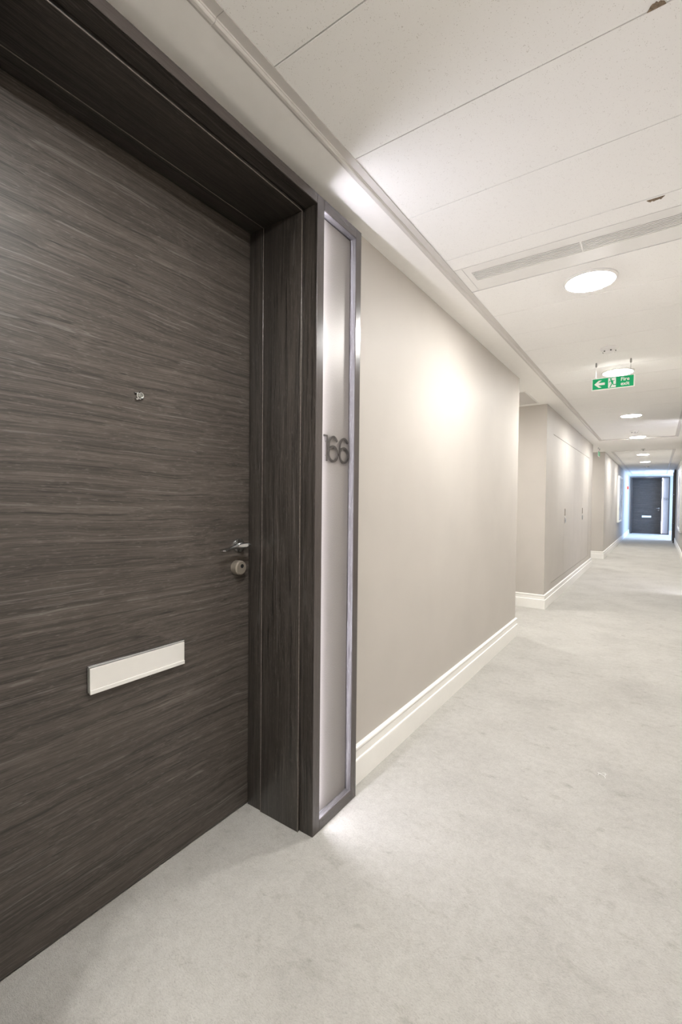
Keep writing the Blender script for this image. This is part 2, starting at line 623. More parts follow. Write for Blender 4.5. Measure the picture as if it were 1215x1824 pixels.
bm = bmesh.new()
box(bm, -2.6, 3.0, YB - 0.12, YB, 0, ZT)
tag(obj('wall_back', bm, 'wall'), 'corridor wall behind the camera', 'wall', kind='structure')

# ceiling: plaster border with two recessed tile fields
F1 = (-0.841, 0.237, -2.75, 8.862)
F2 = (-0.812, 0.252, 10.84, 19.62)
cl = empty('ceiling', (0, 0, ZC))
tag(cl, 'white ceiling of plaster borders and speckled mineral tiles', 'ceiling', kind='structure')
bm = bmesh.new()


def slab(x0, x1, y0, y1):
    box(bm, x0, x1, y0, y1, 0.0, 0.03)


slab(-2.6, 3.0, YB, F1[2])
slab(-2.6, F1[0], F1[2], F1[3])
slab(F1[1], 3.0, F1[2], F1[3])
slab(-2.6, 3.0, F1[3], F2[2])
slab(-2.6, F2[0], F2[2], F2[3])
slab(F2[1], 3.0, F2[2], F2[3])
slab(-2.6, 3.0, F2[3], YE)
obj('plaster_border', bm, 'plaster', cl)
bm = bmesh.new()
box(bm, -2.6, 3.0, YB, YE + 0.42, 0.09, 0.14)
obj('plenum_slab', bm, 'plenum', cl)

TZ = 0.010      # tile underside above plaster
pitch = 0.365
mesh_cache = {}


def tile(x0, x1, y0, y1, nm='ceiling_tile'):
    g = 0.0013
    key = (round(x1 - x0, 3), round(y1 - y0, 3))
    if key not in mesh_cache:
        b2 = bmesh.new()
        w, d = (x1 - x0) / 2 - g, (y1 - y0) / 2 - g
        box(b2, -w, w, -d, d, 0, 0.015, 0.0009, 1)
        me = bpy.data.meshes.new('ceiling_tile')
        b2.to_mesh(me)
        b2.free()
        me.materials.append(M['tile'])
        mesh_cache[key] = me
    o = bpy.data.objects.new(nm, mesh_cache[key])
    COL.objects.link(o)
    o.parent = cl
    o.location = ((x0 + x1) / 2, (y0 + y1) / 2, TZ + random.uniform(-0.0006, 0.0006))
    return o


FL = 0.0348     # trim width
tx0, tx1 = F1[0] + FL, F1[1] - FL
DY0, DY1 = 2.047, 2.305          # diffuser module
ys = [2.305 + k * pitch for k in range(0, 19)]
edges = [(a, a + pitch) for a in ys if a + pitch < F1[3] - 0.01]
back = [1.943 - k * 0.3663 for k in range(0, 20)]
edges += [(a - 0.3663, a) for a in back if a - 0.3663 > F1[2] + FL]
edges += [(1.943, DY0)]
for a, b_ in edges:
    tile(tx0, tx1, a, b_)
last = max(b_ for a, b_ in edges)
first = min(a for a, b_ in edges)
tile(tx0, tx1, first - 0.3 if first - 0.3 > F1[2] else F1[2] + FL, first)
if F1[3] - FL - last > 0.02:
    tile(tx0, tx1, last, F1[3] - FL)
y = F2[2] + FL
yy = [y, 11.54]
while yy[-1] + pitch < F2[3] - FL:
    yy.append(yy[-1] + pitch)
yy.append(F2[3] - FL)
yy.insert(1, 11.175)
for a, b_ in zip(yy[:-1], yy[1:]):
    if b_ - a > 0.03:
        tile(F2[0] + FL, F2[1] - FL, a, b_)


def ceiling_trim(name, F, label, joints):
    root = empty(name, (0, 0, ZC))
    tag(root, label, 'ceiling trim', kind='structure')
    x0, x1, y0, y1 = F
    g = 0.0007

    # left / right runs broken into lengths
    for sx, xe in ((1, x0), (-1, x1)):
        cuts = [y0] + joints + [y1]
        for a, b_ in zip(cuts[:-1], cuts[1:]):
            b2 = bmesh.new()
            pts = [(0, -0.0015), (0.003, -0.0030), (0.010, -0.0026), (0.0125, -0.0008), (0.0135, 0.003),
                   (0.0155, 0.003), (0.0165, 0.0062), (FL + 0.006, 0.0062), (FL + 0.006, 0.0085), (0.012, 0.0085), (-0.002, 0.0085), (-0.004, 0.0)]
            va = [b2.verts.new((xe + sx * px, a + g, pz)) for px, pz in pts]
            vb = [b2.verts.new((xe + sx * px, b_ - g, pz)) for px, pz in pts]
            n = len(pts)
            for i in range(n):
                b2.faces.new((va[i], va[(i + 1) % n], vb[(i + 1) % n], vb[i]))
            b2.faces.new(va)
            b2.faces.new(vb[::-1])
            obj('trim_length', b2, 'trim', root)
    for sy, ye in ((1, y0), (-1, y1)):
        b2 = bmesh.new()
        box(b2, x0 + 0.001, x1 - 0.001, ye - sy * 0.004, ye + sy * 0.0125, -0.004, 0.0085, 0.001, 1)
        box(b2, x0 + FL, x1 - FL, ye + sy * 0.0125, ye + sy * (FL + 0.004), 0.0062, 0.0085)
        obj('trim_length', b2, 'trim', root)
    return root


ceiling_trim('trim_1', F1, 'long pale metal trim framing the near ceiling tile field', [0.683, 3.7, 6.7])
ceiling_trim('trim_2', F2, 'pale metal trim framing the far ceiling tile field', [13.8, 16.8])

# chips knocked out of tile edges
for (x, y, w, d, lb) in ((-0.026, 1.2085, 0.034, 0.016, 1), (-0.030, 1.952, 0.052, 0.020, -1)):
    bm = bmesh.new()
    n = 11
    ring = []
    for i in range(n):
        t = i / (n - 1)
        ring.append((x - w / 2 + w * t, y + lb * (0.001 if i in (0, n - 1) else -d * (0.45 + 0.55 * random.random()) * math.sin(PI * t) ** 0.5)))
    top = [bm.verts.new((p[0], p[1], TZ + 0.004)) for p in ring]
    bot = [bm.verts.new((p[0], p[1], TZ - 0.0016 - 0.0006 * random.random())) for p in ring]
    bm.faces.new(bot)
    bm.faces.new(top)
    for i in range(n):
        bm.faces.new((top[i], bot[i], bot[(i + 1) % n], top[(i + 1) % n]))
    tag(obj('tile_chip', bm, 'chip', cl), 'brown chip broken out of a tile edge')

# alcove ceiling hatch and vent frame
hatch = empty('ceiling_hatch', (-1.36, 4.88, ZC))
tag(hatch, 'square grey access hatch in the ceiling of the first side passage', 'ceiling hatch')
bm = bmesh.new()
w = 0.30
for (a, b_, c, d) in ((-w, w, -w, -w + 0.012), (-w, w, w - 0.012, w), (-w, -w + 0.012, -w + 0.012, w - 0.012), (w - 0.012, w, -w + 0.012, w - 0.012)):
    box(bm, a, b_, c, d, -0.004, 0.0)
obj('hatch_frame', bm, 'white', hatch)
bm = bmesh.new()
box(bm, -w + 0.015, w - 0.015, -w + 0.015, w - 0.015, -0.003, 0.0, 0.001, 1)
obj('hatch_panel', bm, 'trim', hatch)
vent = empty('ceiling_vent', (-1.235, 4.42, ZC))
tag(vent, 'small square ceiling vent half hidden behind the corner of the near wall', 'vent')
bm = bmesh.new()
w = 0.13
for (a, b_, c, d) in ((-w, w, -w, -w + 0.03), (-w, w, w - 0.03, w), (-w, -w + 0.03, -w + 0.03, w - 0.03), (w - 0.03, w, -w + 0.03, w - 0.03)):
    box(bm, a, b_, c, d, -0.012, 0.0, 0.003, 1)
obj('frame', bm, 'white', vent)
bm = bmesh.new()
box(bm, -0.1, 0.1, -0.1, 0.1, -0.004, -0.001)
obj('core', bm, 'plenum', vent)
for k in range(5):
    bm = bmesh.new()
    box(bm, -0.1, 0.1, -0.086 + k * 0.04, -0.076 + k * 0.04, -0.010, -0.004)
    obj('blade', bm, 'grille', vent)

# baseboards
PROF = [(0, 0), (0.018, 0), (0.018, 0.096), (0.0165, 0.100), (0.0125, 0.102), (0.0125, 0.133), (0.0145, 0.1375),
        (0.0160, 0.143), (0.0145, 0.149), (0.009, 0.153), (0.0, 0.153)]


def baseboard(name, path, side, label):
    """path: xy points along the wall face; side=+1 board lies to the left of travel"""
    P = [Vector(p) for p in path]
    bm = bmesh.new()
    rows = []
    n = len(P)
    for i in range(n):
        ns = []
        if i > 0:
            d = (P[i] - P[i - 1]).normalized()
            ns.append(Vector((-d.y, d.x)) * side)
        if i < n - 1:
            d = (P[i + 1] - P[i]).normalized()
            ns.append(Vector((-d.y, d.x)) * side)
        if len(ns) == 2:
            mm = (ns[0] + ns[1])
            mm = mm / (1 + ns[0].dot(ns[1]))
        else:
            mm = ns[0]
        rows.append([bm.verts.new((P[i].x + mm.x * t, P[i].y + mm.y * t, z)) for t, z in PROF])
    k = len(PROF)
    for a, b_ in zip(rows[:-1], rows[1:]):
        for i in range(k):
            bm.faces.new((a[i], a[(i + 1) % k], b_[(i + 1) % k], b_[i]))
    bm.faces.new(rows[0])
    bm.faces.new(rows[-1][::-1])
    return tag(obj(name, bm, 'skirting'), label, 'baseboard', kind='structure')


baseboard('baseboard_left', [(XL, Y1 + PW + 0.001), (XL, Y_A0), (-2.5, Y_A0)], -1, 'moulded off-white baseboard along the near left wall')
baseboard('baseboard_left_back', [(XL, YB), (XL, Y1 - 0.001)], -1, 'off-white baseboard on the left wall behind the camera')
baseboard('baseboard_block', [(-2.5, Y_A1), (XL, Y_A1), (XL, Y_B0), (-2.5, Y_B0)], -1, 'moulded off-white baseboard wrapping the cupboard block')
baseboard('baseboard_left_far', [(-2.5, Y_B1), (XL2, Y_B1), (XL2, YE)], -1, 'off-white baseboard along the far left wall')
baseboard('baseboard_end', [(X2 + PW + 0.001, YE), (XLOB, YE)], -1, 'off-white baseboard right of the far end door')
baseboard('baseboard_right', [(XR, Y3 - 0.001), (XR, Y4 + PW + 0.001)], -1, 'off-white baseboard under the dark print on the right wall')
baseboard('baseboard_right_near', [(XR, Y4 - 0.001), (XR, YB)], -1, 'off-white baseboard on the right wall outside the picture')
baseboard('baseboard_right_corner', [(XLOB, Y_L), (XR, Y_L), (XR, Y3 + PW + 0.001)], -1, 'short off-white baseboard past the dark portal on the right')

# lobby window
win = empty('window_1', (XLOB, (WY0 + WY1) / 2, WZ0), -PI / 2)
tag(win, 'daylight window of the lobby round the far corner', 'window', kind='structure')
ww, wh = (WY1 - WY0), (WZ1 - WZ0)
bm = bmesh.new()
for (a, b_, c, d) in ((-ww / 2, ww / 2, 0, 0.05), (-ww / 2, ww / 2, wh - 0.05, wh), (-ww / 2, -ww / 2 + 0.05, 0.05, wh - 0.05), (ww / 2 - 0.05, ww / 2, 0.05, wh - 0.05), (-0.025, 0.025, 0.05, wh - 0.05)):
    box(bm, a, b_, 0.02, 0.08, c, d)
obj('window_frame', bm, 'window_frame', win)
for s in (-1, 1):
    bm = bmesh.new()
    box(bm, min(s * 0.025, s * (ww / 2 - 0.05)), max(s * 0.025, s * (ww / 2 - 0.05)), 0.045, 0.051, 0.05, wh - 0.05)
    obj('pane', bm, 'glass', win)
pl = bpy.data.lights.new('window_portal', 'AREA')
pl.shape = 'RECTANGLE'
pl.size, pl.size_y = wh, ww
pl.cycles.is_portal = True
po = bpy.data.objects.new('window_portal', pl)
COL.objects.link(po)
po.location = (XLOB + 0.1, (WY0 + WY1) / 2, (WZ0 + WZ1) / 2)
po.rotation_euler = (0, PI / 2, 0)

# ---------------------------------------------------------------- door portals
# local space: x to the right along the frame, y into the wall, z up; origin at the left foot of the frame's face


def arc(cx, cz, rx, rz, a0, a1, n):
    return [(cx + rx * math.cos(math.radians(a0 + (a1 - a0) * i / n)), cz + rz * math.sin(math.radians(a0 + (a1 - a0) * i / n))) for i in range(n + 1)]


def portal(name, loc, rz, digits, label, flip=False, detail=True):
    root = empty(name, loc, rz)
    tag(root, label, 'door', kind='structure')

    def O(nm, bm, mat, parent=root, smooth=False):
        return obj(nm, bm, mat, parent, smooth, flip)
    x_o0, x_o1 = 0.040, 0.954          # door opening
    x_p0, x_p1 = 0.992, 1.190          # sidelight recess
    zh = 2.131                         # underside of casing
    yw = 0.30                          # depth of the frame
    # jambs: casing nose, liner, stop
    for side in (0, 1):
        xa, xb = (0.0, x_o0) if side == 0 else (x_o1, x_p0)
        s = 1 if side == 0 else -1
        xi = xb if side == 0 else xa   # inner edge
        bm = bmesh.new()
        box(bm, xa, xb, 0.0, 0.0035, 0, PH if side == 0 else PH, 0.0012, 1)
        O('jamb_face', bm, 'face_v')
        bm = bmesh.new()
        box(bm, xa + 0.0006, xb - 0.0006, 0.0035, 0.056, 0, zh)
        O('jamb_nose', bm, 'wood_v')
        bm = bmesh.new()
        box(bm, xi - s * 0.034, xi + s * 0.011, 0.058, 0.236, 0, zh - 0.009, 0.003, 2)
        O('jamb_liner', bm, 'wood_v', smooth=True)
        bm = bmesh.new()
        box(bm, xi - s * 0.034, xi + s * 0.006, 0.238, 0.309, 0, zh - 0.002, 0.0015, 2)
        O('jamb_stop', bm, 'wood_v', smooth=True)
        for yb_, pr_ in ((0.0578, 0.0114), (0.2364, 0.0113)):  # thin pale strips painted as the highlight along the liner edges
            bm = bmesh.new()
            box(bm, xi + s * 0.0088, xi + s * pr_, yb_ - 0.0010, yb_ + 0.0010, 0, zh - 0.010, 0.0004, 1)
            O('highlight_bead', bm, 'highlight')
        bm = bmesh.new()
        box(bm, xi - s * 0.036, xi - s * 0.002, 0.05, 0.36, 0, PH - 0.002)
        O('jamb_core', bm, 'gap')
    bm = bmesh.new()
    box(bm, x_o0, x_o1, 0.0, 0.0035, zh, PH, 0.0012, 1)
    O('head_face', bm, 'face_h')
    bm = bmesh.new()
    box(bm, 0.001, x_o1 + 0.03, 0.0035, 0.056, zh, PH - 0.0006)
    O('head_nose', bm, 'wood_top')
    bm = bmesh.new()
    box(bm, x_o0, x_o1, 0.058, 0.236, zh - 0.011, PH - 0.004, 0.003, 2)
    O('head_liner', bm, 'wood_top', smooth=True)
    bm = bmesh.new()
    box(bm, x_o0, x_o1, 0.238, 0.309, zh - 0.004, PH - 0.004, 0.0015, 2)
    O('head_stop', bm, 'wood_top', smooth=True)
    for yb_ in (0.0578, 0.2364):  # pale strips carry the painted highlight across the head liner
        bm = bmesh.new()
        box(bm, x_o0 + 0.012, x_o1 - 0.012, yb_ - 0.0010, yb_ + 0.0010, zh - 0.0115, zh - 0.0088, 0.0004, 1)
        O('highlight_bead', bm, 'highlight')
    bm = bmesh.new()
    box(bm, 0.004, x_p1 + 0.03, 0.056, 0.36, PH - 0.004, PH - 0.0005)
    O('head_core', bm, 'gap')
    # leaf
    bm = bmesh.new()
    box(bm, x_o0 - 0.012, x_o1 + 0.012, 0.312, 0.356, 0.006, zh + 0.02)
    leaf = O('door_leaf', bm, 'wood_h')
    yl = 0.312
    # sidelight frame
    zb, zt = 0.040, 2.127
    bm = bmesh.new()
    box(bm, x_p1, PW, 0.0, 0.0035, 0, PH, 0.0012, 1)
    O('sidelight_stile', bm, 'face_v')
    bm = bmesh.new()
    box(bm, x_p1 + 0.0006, PW - 0.0006, 0.0036, 0.06, 0, PH - 0.0006)
    O('sidelight_stile_edge', bm, 'return_v')
    bm = bmesh.new()
    box(bm, x_p0, x_p1, 0.0, 0.0035, zt, PH, 0.0012, 1)
    O('sidelight_rail', bm, 'face_h')
    bm = bmesh.new()
    box(bm, x_p0, x_p1, 0.0, 0.0035, 0, zb, 0.0012, 1)
    O('sidelight_rail', bm, 'face_h')
    bm = bmesh.new()
    box(bm, x_p0, x_p1, 0.0036, 0.06, zt + 0.0006, PH - 0.0006)
    O('sidelight_return', bm, 'return_h')
    bm = bmesh.new()
    box(bm, x_p0, x_p1, 0.0036, 0.06, 0, zb - 0.0006)
    O('sidelight_return', bm, 'return_h')
    bm = bmesh.new()
    box(bm, x_p0, x_p1, 0.046, 0.06, zb, zt)
    O('sidelight_backing', bm, 'gap')
    bm = bmesh.new()
    box(bm, x_p0 + 0.001, x_p1 - 0.0045, 0.025, 0.040, zb + 0.001, zt - 0.0045)
    O('sidelight_panel', bm, 'panel')
    bm = bmesh.new()
    za, zz_ = zb + 0.01, zt - 0.01
    pr = [(x_p0, 0.0042), (x_p0 + 0.0055, 0.0122), (x_p0, 0.0135)]
    va = [bm.verts.new((px, py, za)) for px, py in pr]
    vb = [bm.verts.new((px, py, zz_)) for px, py in pr]
    bm.faces.new((va[1], va[2], vb[2], vb[1]))
    bm.faces.new((va[2], va[0], vb[0], vb[2]))
    bm.faces.new(va)
    bm.faces.new(vb[::-1])
    ch_ = O('led_channel', bm, 'silver')
    bm = bmesh.new()
    e = 0.0001
    v4 = [bm.verts.new(p) for p in ((pr[0][0] + e, pr[0][1] - e, za), (pr[1][0] + e, pr[1][1] - e, za), (pr[1][0] + e, pr[1][1] - e, zz_), (pr[0][0] + e, pr[0][1] - e, zz_))]
    bm.faces.new(v4)
    O('led_strip', bm, 'led', ch_)
    # numerals, stroke by stroke
    hN, wst = 0.092, 0.0078
    z0 = 1.290
    for ch, xx in digits:
        bm = bmesh.new()
        ya, yb = 0.0185, 0.0215
        if ch == '1':
            ribbon(bm, [(xx, z0), (xx, z0 + hN)], wst, ya, yb)
            ribbon(bm, [(xx - 0.018, z0 + hN - 0.0035), (xx - 0.0039, z0 + hN - 0.0035)], 0.007, ya, yb)
        elif ch == '6':
            ribbon(bm, [(p[0], p[1]) for p in arc(xx, z0 + 0.0285, 0.0275, 0.0265, 0, 360, 40)[:-1]], wst, ya, yb, True)
            top = arc(xx + 0.0015, z0 + 0.050, 0.029, 0.0395, 197, 38, 24)
            ribbon(bm, top, wst, ya + 0.0001, yb - 0.0001)
        elif ch == '5':
            ribbon(bm, [(xx + 0.024, z0 + hN - 0.004), (xx - 0.02, z0 + hN - 0.004)], wst, ya, yb)
            ribbon(bm, [(xx - 0.018, z0 + hN - 0.004), (xx - 0.022, z0 + 0.047)], wst, ya, yb)
            ribbon(bm, arc(xx - 0.002, z0 + 0.029, 0.027, 0.026, 130, -140, 26), wst, ya, yb)
        elif ch == '8':
            ribbon(bm, arc(xx, z0 + 0.026, 0.027, 0.0235, 0, 360, 36)[:-1], wst, ya, yb, True)
            ribbon(bm, arc(xx, z0 + 0.069, 0.022, 0.0205, 0, 360, 36)[:-1], wst, ya, yb, True)
        num = O('numeral', bm, 'numeral')
        b2 = bmesh.new()
        for zz in (0.02, 0.07):
            lathe(b2, [(0, 0), (0.0022, 0), (0.0022, 0.0045), (0, 0.0045)], 8, 'y', (xx if ch == '1' else xx - 0.0255, 0.0255, z0 + (zz if ch == '1' else 0.0285)))
        obj('standoff', b2, 'numeral', num, False, flip)
    if not detail:
        return root
    # viewer
    vx, vz = 0.514, 1.452
    bm = bmesh.new()
    lathe(bm, [(0.0, 0.002), (0.0078, 0.0022), (0.0082, 0.0060), (0.0098, 0.0072), (0.0115, 0.0060), (0.0118, 0.0), (0, 0)], 32, 'y', (vx, yl, vz))
    box(bm, vx - 0.0185, vx - 0.010, yl - 0.007, yl - 0.001, vz + 0.0045, vz + 0.0075, 0.001, 1)
    box(bm, vx - 0.014, vx - 0.0055, yl - 0.0062, yl - 0.001, vz - 0.0145, vz - 0.0085, 0.0012, 1)
    sp = O('spyhole', bm, 'chrome', smooth=True)
    bm = bmesh.new()
    lathe(bm, [(0.0065, 0.0023), (0.005, 0.0042), (0.0025, 0.0052), (0, 0.0055)], 24, 'y', (vx, yl, vz))
    O('lens', bm, 'lens', sp, True)
    # letter plate
    lx0, lx1, lz0, lz1 = 0.360, 0.662, 0.622, 0.698
    bm = bmesh.new()
    box(bm, lx0, lx1, yl - 0.006, yl, lz0 + 0.002, lz1, 0.0012, 1)
    box(bm, lx0, lx1, yl - 0.011, yl - 0.006, lz1 - 0.0045, lz1, 0.0008, 1)
    lp = O('letter_plate', bm, 'chrome')
    bm = bmesh.new()
    box(bm, lx0 + 0.0035, lx1 - 0.001, yl - 0.0125, yl - 0.0075, lz0, lz1 - 0.0062, 0.0012, 2)
    box(bm, lx0 + 0.0035, lx1 - 0.001, yl - 0.0145, yl - 0.0120, lz0 - 0.001, lz0 + 0.0105, 0.0010, 2)
    O('flap', bm, 'alu', lp)
    bm = bmesh.new()
    box(bm, lx0 + 0.185, lx0 + 0.189, yl - 0.003, yl, lz0 - 0.012, lz0 - 0.006, 0.0008, 1)
    box(bm, lx0 + 0.193, lx0 + 0.196, yl - 0.003, yl, lz0 - 0.012, lz0 - 0.006, 0.0008, 1)
    O('flap_stop', bm, 'lens', lp)
    # lever
    hx, hz = 0.901, 0.984
    bm = bmesh.new()
    lathe(bm, [(0, 0.0085), (0.018, 0.0085), (0.0235, 0.0068), (0.0258, 0.003), (0.0258, 0), (0, 0)], 40, 'y', (hx, yl, hz))
    rose = O('handle_rose', bm, 'chrome', smooth=True)
    bm = bmesh.new()
    pts, rad = [], []
    for i in range(7):
        t = i / 6
        pts.append((hx, yl - 0.006 - 0.040 * t, hz + 0.001))
        rad.append((0.0092 - 0.001 * t, 0.0092 - 0.001 * t))
    tube(bm, pts, rad, 16)
    pts, rad = [], []
    for i in range(19):
        t = i / 18
        x = hx + 0.010 - 0.128 * t
        zz = hz + 0.004 - 0.012 * (3 * t * t - 2 * t ** 3)
        yy_ = yl - 0.050 + 0.016 * math.sin(t * PI * 0.9) - 0.002 * t
        wv = 0.0088 * (1 - 0.42 * math.sin(PI * min(1, t * 1.15))) + (0.0028 if t > 0.75 else 0)
        th = 0.0088 * (1 - 0.55 * t) + 0.001
        if i == 0:
            wv, th = 0.004, 0.004
        if i == 18:
            wv, th = 0.005, 0.002
        pts.append((x, yy_, zz))
        rad.append((wv, th))
    tube(bm, pts, rad, 16)
    O('lever', bm, 'chrome', rose, True)
    # cylinder escutcheon
    kx, kz = 0.890, 0.905
    bm = bmesh.new()
    lathe(bm, [(0, 0.028), (0.0215, 0.028), (0.0232, 0.0268), (0.0236, 0.0255), (0.0252, 0.0245), (0.0256, 0.023), (0.0262, 0.0), (0, 0)], 48, 'y', (kx, yl, kz))
    lk = O('lock_escutcheon', bm, 'nickel', smooth=True)
    bm = bmesh.new()
    lathe(bm, [(0, 0.0286), (0.0072, 0.0286), (0.0072, 0.02), (0, 0.02)], 28, 'y', (kx + 0.003, yl, kz + 0.0065))
    O('keyhole', bm, 'hole', lk)
    return root


portal('door_1', (-0.942, Y1, 0), PI / 2, [('1', 1.042), ('6', 1.0815), ('6', 1.1495)],
       'dark wood apartment door 166 with lit number panel, nearest the camera')
portal('door_2', (X2, YE - 0.053, 0), 0.0, [('1', 1.034), ('5', 1.084), ('8', 1.147)],
       'blue-lit grey door 158 at the far end of the corridor')
portal('door_3', (XR - 0.053, Y3, 0), -PI / 2, [], 'dark door portal standing out from the far right wall', flip=True, detail=False)
portal('door_4', (XR - 0.053, Y4, 0), -PI / 2, [], 'door portal with a lit side panel on the right wall outside the frame', flip=True, detail=False)

# riser cupboard doors, flush in the block
ris = empty('door_5', (XL, RY0, 0), PI / 2)
tag(ris, 'flush beige cupboard doors with small metal pulls in the wall block', 'cupboard door', kind='structure')
cuts = [0.0, 0.835, 1.66, 2.49, RY1 - RY0]
g = 0.0022
for i in range(4):
    bm = bmesh.new()
    box(bm, cuts[i] + g, cuts[i + 1] - g, 0.0008, 0.04, RZ0 + 2 * g, RZ1 - 2 * g, 0.001, 1)
    lf = obj('door_leaf', bm, 'wall', ris)
    if i in (1, 3):
        xx = cuts[i] + 0.055
        b2 = bmesh.new()
        box(b2, xx - 0.02, xx + 0.02, -0.006, 0.002, 0.985, 1.075, 0.003, 2)
        obj('pull_plate', b2, 'nickel', lf)
        b2 = bmesh.new()
        lathe(b2, [(0, 0.006), (0.034, 0.006), (0.04, 0.003), (0.04, 0.0), (0, 0)], 28, 'y', (xx, 0.0, 0.922))
        obj('lock_disc', b2, 'chrome', lf, True)
bm = bmesh.new()
box(bm, 0, RY1 - RY0, 0.045, 0.079, RZ0, RZ1)
obj('cupboard_back', bm, 'gap', ris)

# ---------------------------------------------------------------- ceiling fittings
GRP_L = 'round ceiling downlights'


def downlight(x, y, z, label):
    root = empty('ceiling_downlight', (x, y, z))
    tag(root, label, 'downlight', GRP_L)
    bm = bmesh.new()
    lathe(bm, [(0.104, 0.001), (0.104, -0.0095), (0.107, -0.0110), (0.1155, -0.0045), (0.117, 0.001), (0.104, 0.001)], 56)
    obj('trim_ring', bm, 'white', root, True)
    bm = bmesh.new()
    lathe(bm, [(0.1038, -0.0035), (0.1028, -0.0085), (0.0975, -0.0125), (0.082, -0.0150), (0.05, -0.0168), (0.0, -0.0172)], 56)
    obj('diffuser', bm, 'lamp', root, True)
    return root


TZW = ZC + TZ
for y, lab in ((-1.90, 'round white downlight on the ceiling well behind the camera'),
               (-0.72, 'unseen round fill downlight added just behind the camera'),  # extra unseen lamp, added as fill for the near ceiling and floor
               (0.45, 'round white downlight above the camera, outside the picture'),
               (2.487, 'largest round downlight, glowing next to the slot air diffuser'),
               (4.325, 'round downlight glowing just behind the hanging green exit sign'),
               (6.53, 'round downlight beyond the exit sign, third from the slot diffuser'),
               (8.67, 'round downlight at the far edge of the near tile field'),
               (11.80, 'first round downlight of the far tile field'),
               (13.88, 'second round downlight of the far tile field'),
               (19.05, 'downlight closest to the blue-lit end door')):
    downlight(-0.29, y, TZW - 0.0008, lab)

downlight(-2.25, 4.68, ZC, 'round downlight inside the first side passage, hidden by the near wall')
downlight(-1.85, 10.12, ZC, 'round downlight inside the second side passage, hidden by the cupboard block')

# slot air diffuser
dif = empty('air_diffuser', (0, 0, TZW))
tag(dif, 'long white slot air diffuser set across the ceiling beside the largest downlight', 'air diffuser')
GX0, GX1, GY0, GY1 = -0.738, 0.150, 2.098, 2.192
bm = bmesh.new()
zz0, zz1 = -0.0005, 0.012
px0, px1 = -0.764, tx1 - 0.02
box(bm, px0, px1, DY0 + 0.001, GY0, zz0, zz1)
box(bm, px0, px1, GY1, DY1 - 0.0075, zz0, zz1)
box(bm, px0, GX0, GY0, GY1, zz0, zz1)
box(bm, GX1, px1, GY0, GY1, zz0, zz1)
obj('face_plate', bm, 'white', dif)
bm = bmesh.new()
box(bm, tx0 + 0.001, px0 - 0.0012, DY0 + 0.001, DY1 - 0.0075, zz0, zz1)
obj('end_plate', bm, 'white', dif)
bm = bmesh.new()
box(bm, px1 + 0.0012, tx1 - 0.001, DY0 + 0.001, DY1 - 0.0075, zz0, zz1)
obj('end_plate', bm, 'white', dif)
bm = bmesh.new()
box(bm, GX0, GX1, GY0, GY1, 0.0125, 0.016)
obj('plenum_box', bm, 'trim', dif)
nb = 8
for k in range(nb):
    bm = bmesh.new()
    yc = GY0 + (k + 0.5) * (GY1 - GY0) / nb
    v = [bm.verts.new(p) for p in ((GX0, yc - 0.0042, -0.0002), (GX0, yc + 0.0028, -0.0002), (GX0, yc + 0.0044, 0.012), (GX0, yc + 0.0022, 0.012),
                                   (GX1, yc - 0.0042, -0.0002), (GX1, yc + 0.0028, -0.0002), (GX1, yc + 0.0044, 0.012), (GX1, yc + 0.0022, 0.012))]
    for f in ((0, 1, 2, 3), (7, 6, 5, 4), (0, 4, 5, 1), (1, 5, 6, 2), (2, 6, 7, 3), (3, 7, 4, 0)):
        bm.faces.new([v[i] for i in f])
    obj('blade', bm, 'grille', dif)
bm = bmesh.new()
box(bm, GX0 + 0.45, GX0 + 0.456, GY0, GY1, 0.0002, 0.012)
obj('blade_brace', bm, 'grille', dif)

# smoke detectors


def detector(x, y, z, label, s=1.0):
    root = empty('smoke_detector', (x, y, z))
    root.scale = (s, s, s)
    tag(root, label, 'smoke detector', 'ceiling smoke detectors')
    bm = bmesh.new()
    lathe(bm, [(0, 0), (0.055, 0), (0.055, -0.008), (0.052, -0.012), (0.043, -0.016), (0, -0.016)], 44)
    obj('base', bm, 'white', root, True)
    bm = bmesh.new()
    lathe(bm, [(0.040, -0.016), (0.039, -0.024), (0.034, -0.030), (0, -0.030)], 40)
    obj('sensor_head', bm, 'white', root, True)
    for k in range(6):
        a = k * PI / 3 + 0.3
        bm = bmesh.new()
        box(bm, -0.005, 0.005, 0.0375, 0.0408, -0.027, -0.0195)
        rot = Matrix.Rotation(a, 4, 'Z')
        bmesh.ops.transform(bm, matrix=rot, verts=bm.verts[:])
        obj('sensor_slot', bm, 'detector_dark', root)
    bm = bmesh.new()
    lathe(bm, [(0.03, -0.030), (0.026, -0.036), (0.014, -0.041), (0, -0.042)], 32)
    obj('sensor_cap', bm, 'white', root, True)


detector(-0.298, 3.645, TZW - 0.0008, 'white smoke detector in front of the hanging green exit sign')
detector(-0.31, 7.98, TZW - 0.0008, 'white smoke detector in the near tile field, before the plain ceiling strip')
detector(-0.275, 15.6, TZW - 0.0008, 'white smoke detector in the far tile field near the end door')
spk = empty('sprinkler_head', (-0.258, 10.60, ZC))
tag(spk, 'small dark sprinkler head between the two tile fields', 'sprinkler')
bm = bmesh.new()
lathe(bm, [(0, 0), (0.035, 0), (0.03, -0.007), (0.012, -0.01), (0.010, -0.026), (0, -0.026)], 24)
obj('cup', bm, 'steel', spk, True)
bm = bmesh.new()
lathe(bm, [(0, -0.026), (0.02, -0.028), (0.02, -0.031), (0, -0.031)], 20)
obj('deflector', bm, 'detector_dark', spk)

# ---------------------------------------------------------------- hanging exit signs


